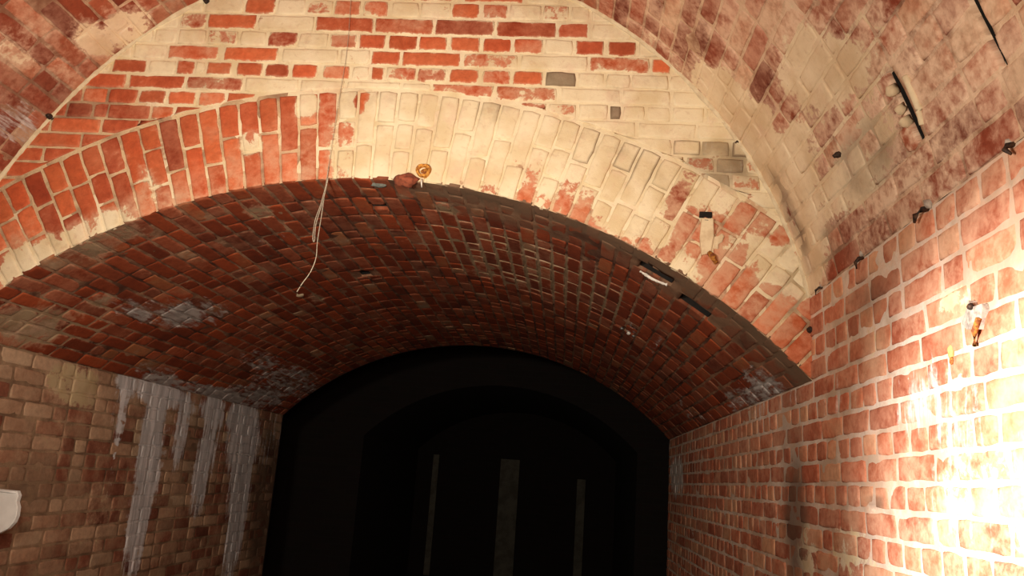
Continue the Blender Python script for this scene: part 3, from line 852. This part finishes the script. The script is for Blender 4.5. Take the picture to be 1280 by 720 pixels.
# torn bracket with hanging strap on the right wall
p = on(RIGHT, 1224, 392, .004)
w = empty('torn_bracket', p)
s = .0018
bm = bmesh.new()
pts = [(-.05, -.012), (-.02, .012), (-.004, .03), (.006, .012), (.045, .012), (.05, .0), (.03, -.02), (.022, -.04), (-.01, -.035), (-.028, -.03)]
a = [bm.verts.new((-.012 - .012 * noise.noise((y * 40, z * 40, 0)), -y, z)) for y, z in pts]; b = [bm.verts.new((.01, -y, z)) for y, z in pts]
bm.faces.new(a); bm.faces.new(b[::-1])
for k in range(len(pts)): bm.faces.new((a[k], b[k], b[(k + 1) % len(pts)], a[(k + 1) % len(pts)]))
bmesh.ops.recalc_face_normals(bm, faces=bm.faces[:])
bmesh.ops.triangulate(bm, faces=bm.faces[:])
finish(bm, 'plate', m_collar, w, smooth=False)
bm = bmesh.new(); q0 = on(RIGHT, 1233, 398, .016) - p; q1 = on(RIGHT, 1230, 415, .02) - p; q2 = on(RIGHT, 1223, 432, .008) - p
tube(bm, [tuple(q0), tuple(q1), tuple(q2)], [.006, .007, .005], 8); finish(bm, 'strap', m_rust, w)
bm = bmesh.new(); lump(bm, .008, (1, 1, 1), 3, .2, tuple(on(RIGHT, 1225, 384, .02) - p)); finish(bm, 'bolt', m_iron, w)
tag(w, 'torn whitish metal bracket with rusty strap on the bright right wall', 'bracket')
w = empty('wall_plug', on(RIGHT, 1190, 440, .002))
bm = bmesh.new(); lump(bm, .012, (.6, .9, 1.5), 4, .3); finish(bm, 'plug', simple('yellow_plug', (226, 190, 110), .7), w)
bm = bmesh.new(); lump(bm, .007, (.7, 1, 1.3), 6, .3, (-.002, -.004, -.022)); finish(bm, 'rust_tip', m_rust, w)
tag(w, 'small yellow plug with rusty tip below left of the torn bracket', 'plug')

# near-black linings that paint the shade inside the slots
def shade_lining(surf, r, label):
    u0, u1, v0, v1, dep = r
    i = .0015
    P = [[(u0 + i, v0 + i), (u1 - i, v0 + i), (u1 - i, v1 - i), (u0 + i, v1 - i)]]
    bm = bmesh.new()
    top = [bm.verts.new(surf.map(u, v, -.012)) for u, v in P[0]]
    bot = [bm.verts.new(surf.map(u, v, -dep + .004)) for u, v in P[0]]
    for k in range(4): bm.faces.new((top[k], top[(k + 1) % 4], bot[(k + 1) % 4], bot[k]))
    bm.faces.new(bot)
    o = finish(bm, 'slot', m_dark, smooth=False); tag(o, label, 'slot')
shade_lining(INNER, REC_IN[0], 'black slot with white lower lip at the right mouth of the soffit')
shade_lining(INNER, REC_IN[1], 'small dark slot with shiny bits deeper in the right soffit')
shade_lining(INNER, REC_IN[2], 'ragged dark hollow in the soffit below the white-lipped slot')
shade_lining(INNER, REC_IN[3], 'dark missing brick gap in the soffit left of the rusted pipe')
shade_lining(INNER, REC_IN[4], 'small dark gap deeper in the soffit right of the wire')
shade_lining(OUTER, REC_OUT[0], 'dark slot with pale crumbs in the right vault')
shade_lining(OUTER, REC_OUT[1], 'long black slit in the vault at the top right edge')

# loose pieces left in the slots
def chunk(surf, px, py, r, sc, seed, mat, name, label, cat, w=0.0, group=None, amp=.4):
    bm = bmesh.new(); lump(bm, r, sc, seed, amp)
    o = finish(bm, name, mat, loc=on(surf, px, py, w)); tag(o, label, cat, group); return o
g = 'mortar crumbs beside the vault slot'
chunk(OUTER, 1119, 115, .017, (1, 1, 1), 1, m_plaster, 'mortar_crumb', 'pale mortar crumb at the upper end of the vault slot', 'mortar', .006, g)
chunk(OUTER, 1128, 134, .014, (1, 1, 1.1), 2, m_plaster, 'mortar_crumb', 'pale mortar crumb halfway along the vault slot', 'mortar', .006, g)
chunk(OUTER, 1135, 151, .017, (1, 1, .9), 3, m_plaster, 'mortar_crumb', 'pale mortar crumb at the lower end of the vault slot', 'mortar', .006, g)
bm = bmesh.new()
tube(bm, smoothpath([on(OUTER, 1134, 97, .001), on(OUTER, 1143, 116, .003), on(OUTER, 1150, 134, .003), on(OUTER, 1156, 158, .001)]), .010, 10)
o = finish(bm, 'mortar_ridge', m_plaster); tag(o, 'long pale mortar ridge along the right side of the vault slot', 'mortar')
bm = bmesh.new()
pl = smoothpath([on(INNER, 800, 337.5, .001), on(INNER, 811, 344.5, .004), on(INNER, 823, 351, .003), on(INNER, 836, 356.5, .001)], 8)
tube(bm, pl, [.007 + .004 * noise.noise((k * .7, 0, 0)) for k in range(len(pl))], 8)
o = finish(bm, 'lime_crust', m_lime); tag(o, 'white lime crust along the lower lip of the black slot', 'lime')
g = 'bright bits in the lower soffit slot'
chunk(INNER, 778, 410, .011, (1, 1.6, .8), 1, m_grey, 'metal_scrap', 'shiny metal scrap at the upper end of the small soffit slot', 'scrap', .004, g)
chunk(INNER, 785, 415, .012, (1, 1.5, .8), 2, m_lime, 'metal_scrap', 'whitish scrap at the middle of the small soffit slot', 'scrap', .004, g)
chunk(INNER, 792, 419, .010, (1, 1.3, .8), 3, m_grey, 'metal_scrap', 'shiny metal scrap at the lower end of the small soffit slot', 'scrap', .004, g)
chunk(INNER, 373, 369, .030, (1, 1.2, .5), 4, m_plaster, 'mortar_dab', 'grey mortar dab on the soffit under the wire end', 'mortar', -.004)

# white panel at the left edge
YP = 3.35
w = empty('white_panel', Vector((XL, YP, at_depth(0, 640, YP).z)))
def lp(px, py): return at_depth(px, py, YP) - w.location
out = [(-42, 607), (14, 612.5), (23, 613.5), (25, 619), (22.5, 627), (24, 634), (22.5, 645), (19, 653), (11, 661), (0, 666.5), (-42, 672)]
bm = bmesh.new()
a = [bm.verts.new(lp(*q) + Vector((0, -.012, 0))) for q in out]; b = [bm.verts.new(lp(*q) + Vector((0, .012, 0))) for q in out]
bm.faces.new(a); bm.faces.new(b[::-1])
for k in range(len(out)): bm.faces.new((a[k], b[k], b[(k + 1) % len(out)], a[(k + 1) % len(out)]))
bmesh.ops.recalc_face_normals(bm, faces=bm.faces[:])
bmesh.ops.bevel(bm, geom=[e for e in bm.edges if all(v.co.y < 0 for v in e.verts)], offset=.003, segments=2, affect='EDGES')
finish(bm, 'panel_face', m_white, w, smooth=False)
bm = bmesh.new()
q = [lp(-40, 609.5) + Vector((0, -.014, 0)), lp(14, 614.5) + Vector((0, -.014, 0)), lp(22, 615.5) + Vector((0, -.013, 0))]
tube(bm, [tuple(x) for x in q], .006, 8); finish(bm, 'rolled_rim', m_white, w)
tag(w, 'white panel with rounded lower corner standing out from left wall', 'panel')

# pale boards standing far back in the dark
g = 'boards standing in the dark end'
for (px, wd, hh, label) in ((541, .10, 1.95, 'narrow pale board at the far end, left of the wide one'), (635, .32, 1.95, 'wide pale board at the dark far end'), (726, .14, 1.7, 'narrow pale board at the far end, right of the wide one')):
    c = at_depth(px, 620, 13.8)
    o = box_obj('timber_board', (-wd / 2, -.03, 0), (wd / 2, .03, hh), m_post); o.location = (c.x, 13.85, 0.0)
    tag(o, label, 'board', g)

# ------------------------------------------------------------------ light
def light(name, typ, loc, energy, color, **k):
    d = bpy.data.lights.new(name, typ); d.energy = energy; d.color = color
    for a, b in k.items(): setattr(d, a, b)
    o = bpy.data.objects.new(name, d); C.objects.link(o); o.location = loc
    return o
WARM = (1.0, 0.90, 0.73)
light('fill_light', 'POINT', (-.30, 0.72, EYE + .25), 78, WARM, shadow_soft_size=.12)  # added fill with no visible source, brightens the tunnel interior and right vault
sp = light('hand_lamp', 'SPOT', (-.8, 0.9, EYE + .40), 168, WARM, shadow_soft_size=.08, spot_size=math.radians(112), spot_blend=1.0)
sp.rotation_euler = (at_depth(450, 270, D) - sp.location).to_track_quat('-Z', 'Y').to_euler()
tgt = Vector(on(RIGHT, 1320, 735, 0))
sp = light('torch_beam', 'SPOT', (-1.3, .45, EYE - .2), 1200, (1, .97, .92), shadow_soft_size=.06, spot_size=math.radians(39), spot_blend=1.0)
sp.rotation_euler = (tgt - sp.location).to_track_quat('-Z', 'Y').to_euler()

wd = bpy.data.worlds.new('world'); bpy.context.scene.world = wd
wd.use_nodes = True
wd.node_tree.nodes['Background'].inputs[0].default_value = (.5, .42, .34, 1); wd.node_tree.nodes['Background'].inputs[1].default_value = 0.0
vs = bpy.context.scene.view_settings
vs.view_transform = 'Standard'; vs.look = 'None'; vs.exposure = 0.17; vs.gamma = 1.0; vs.use_curve_mapping = False
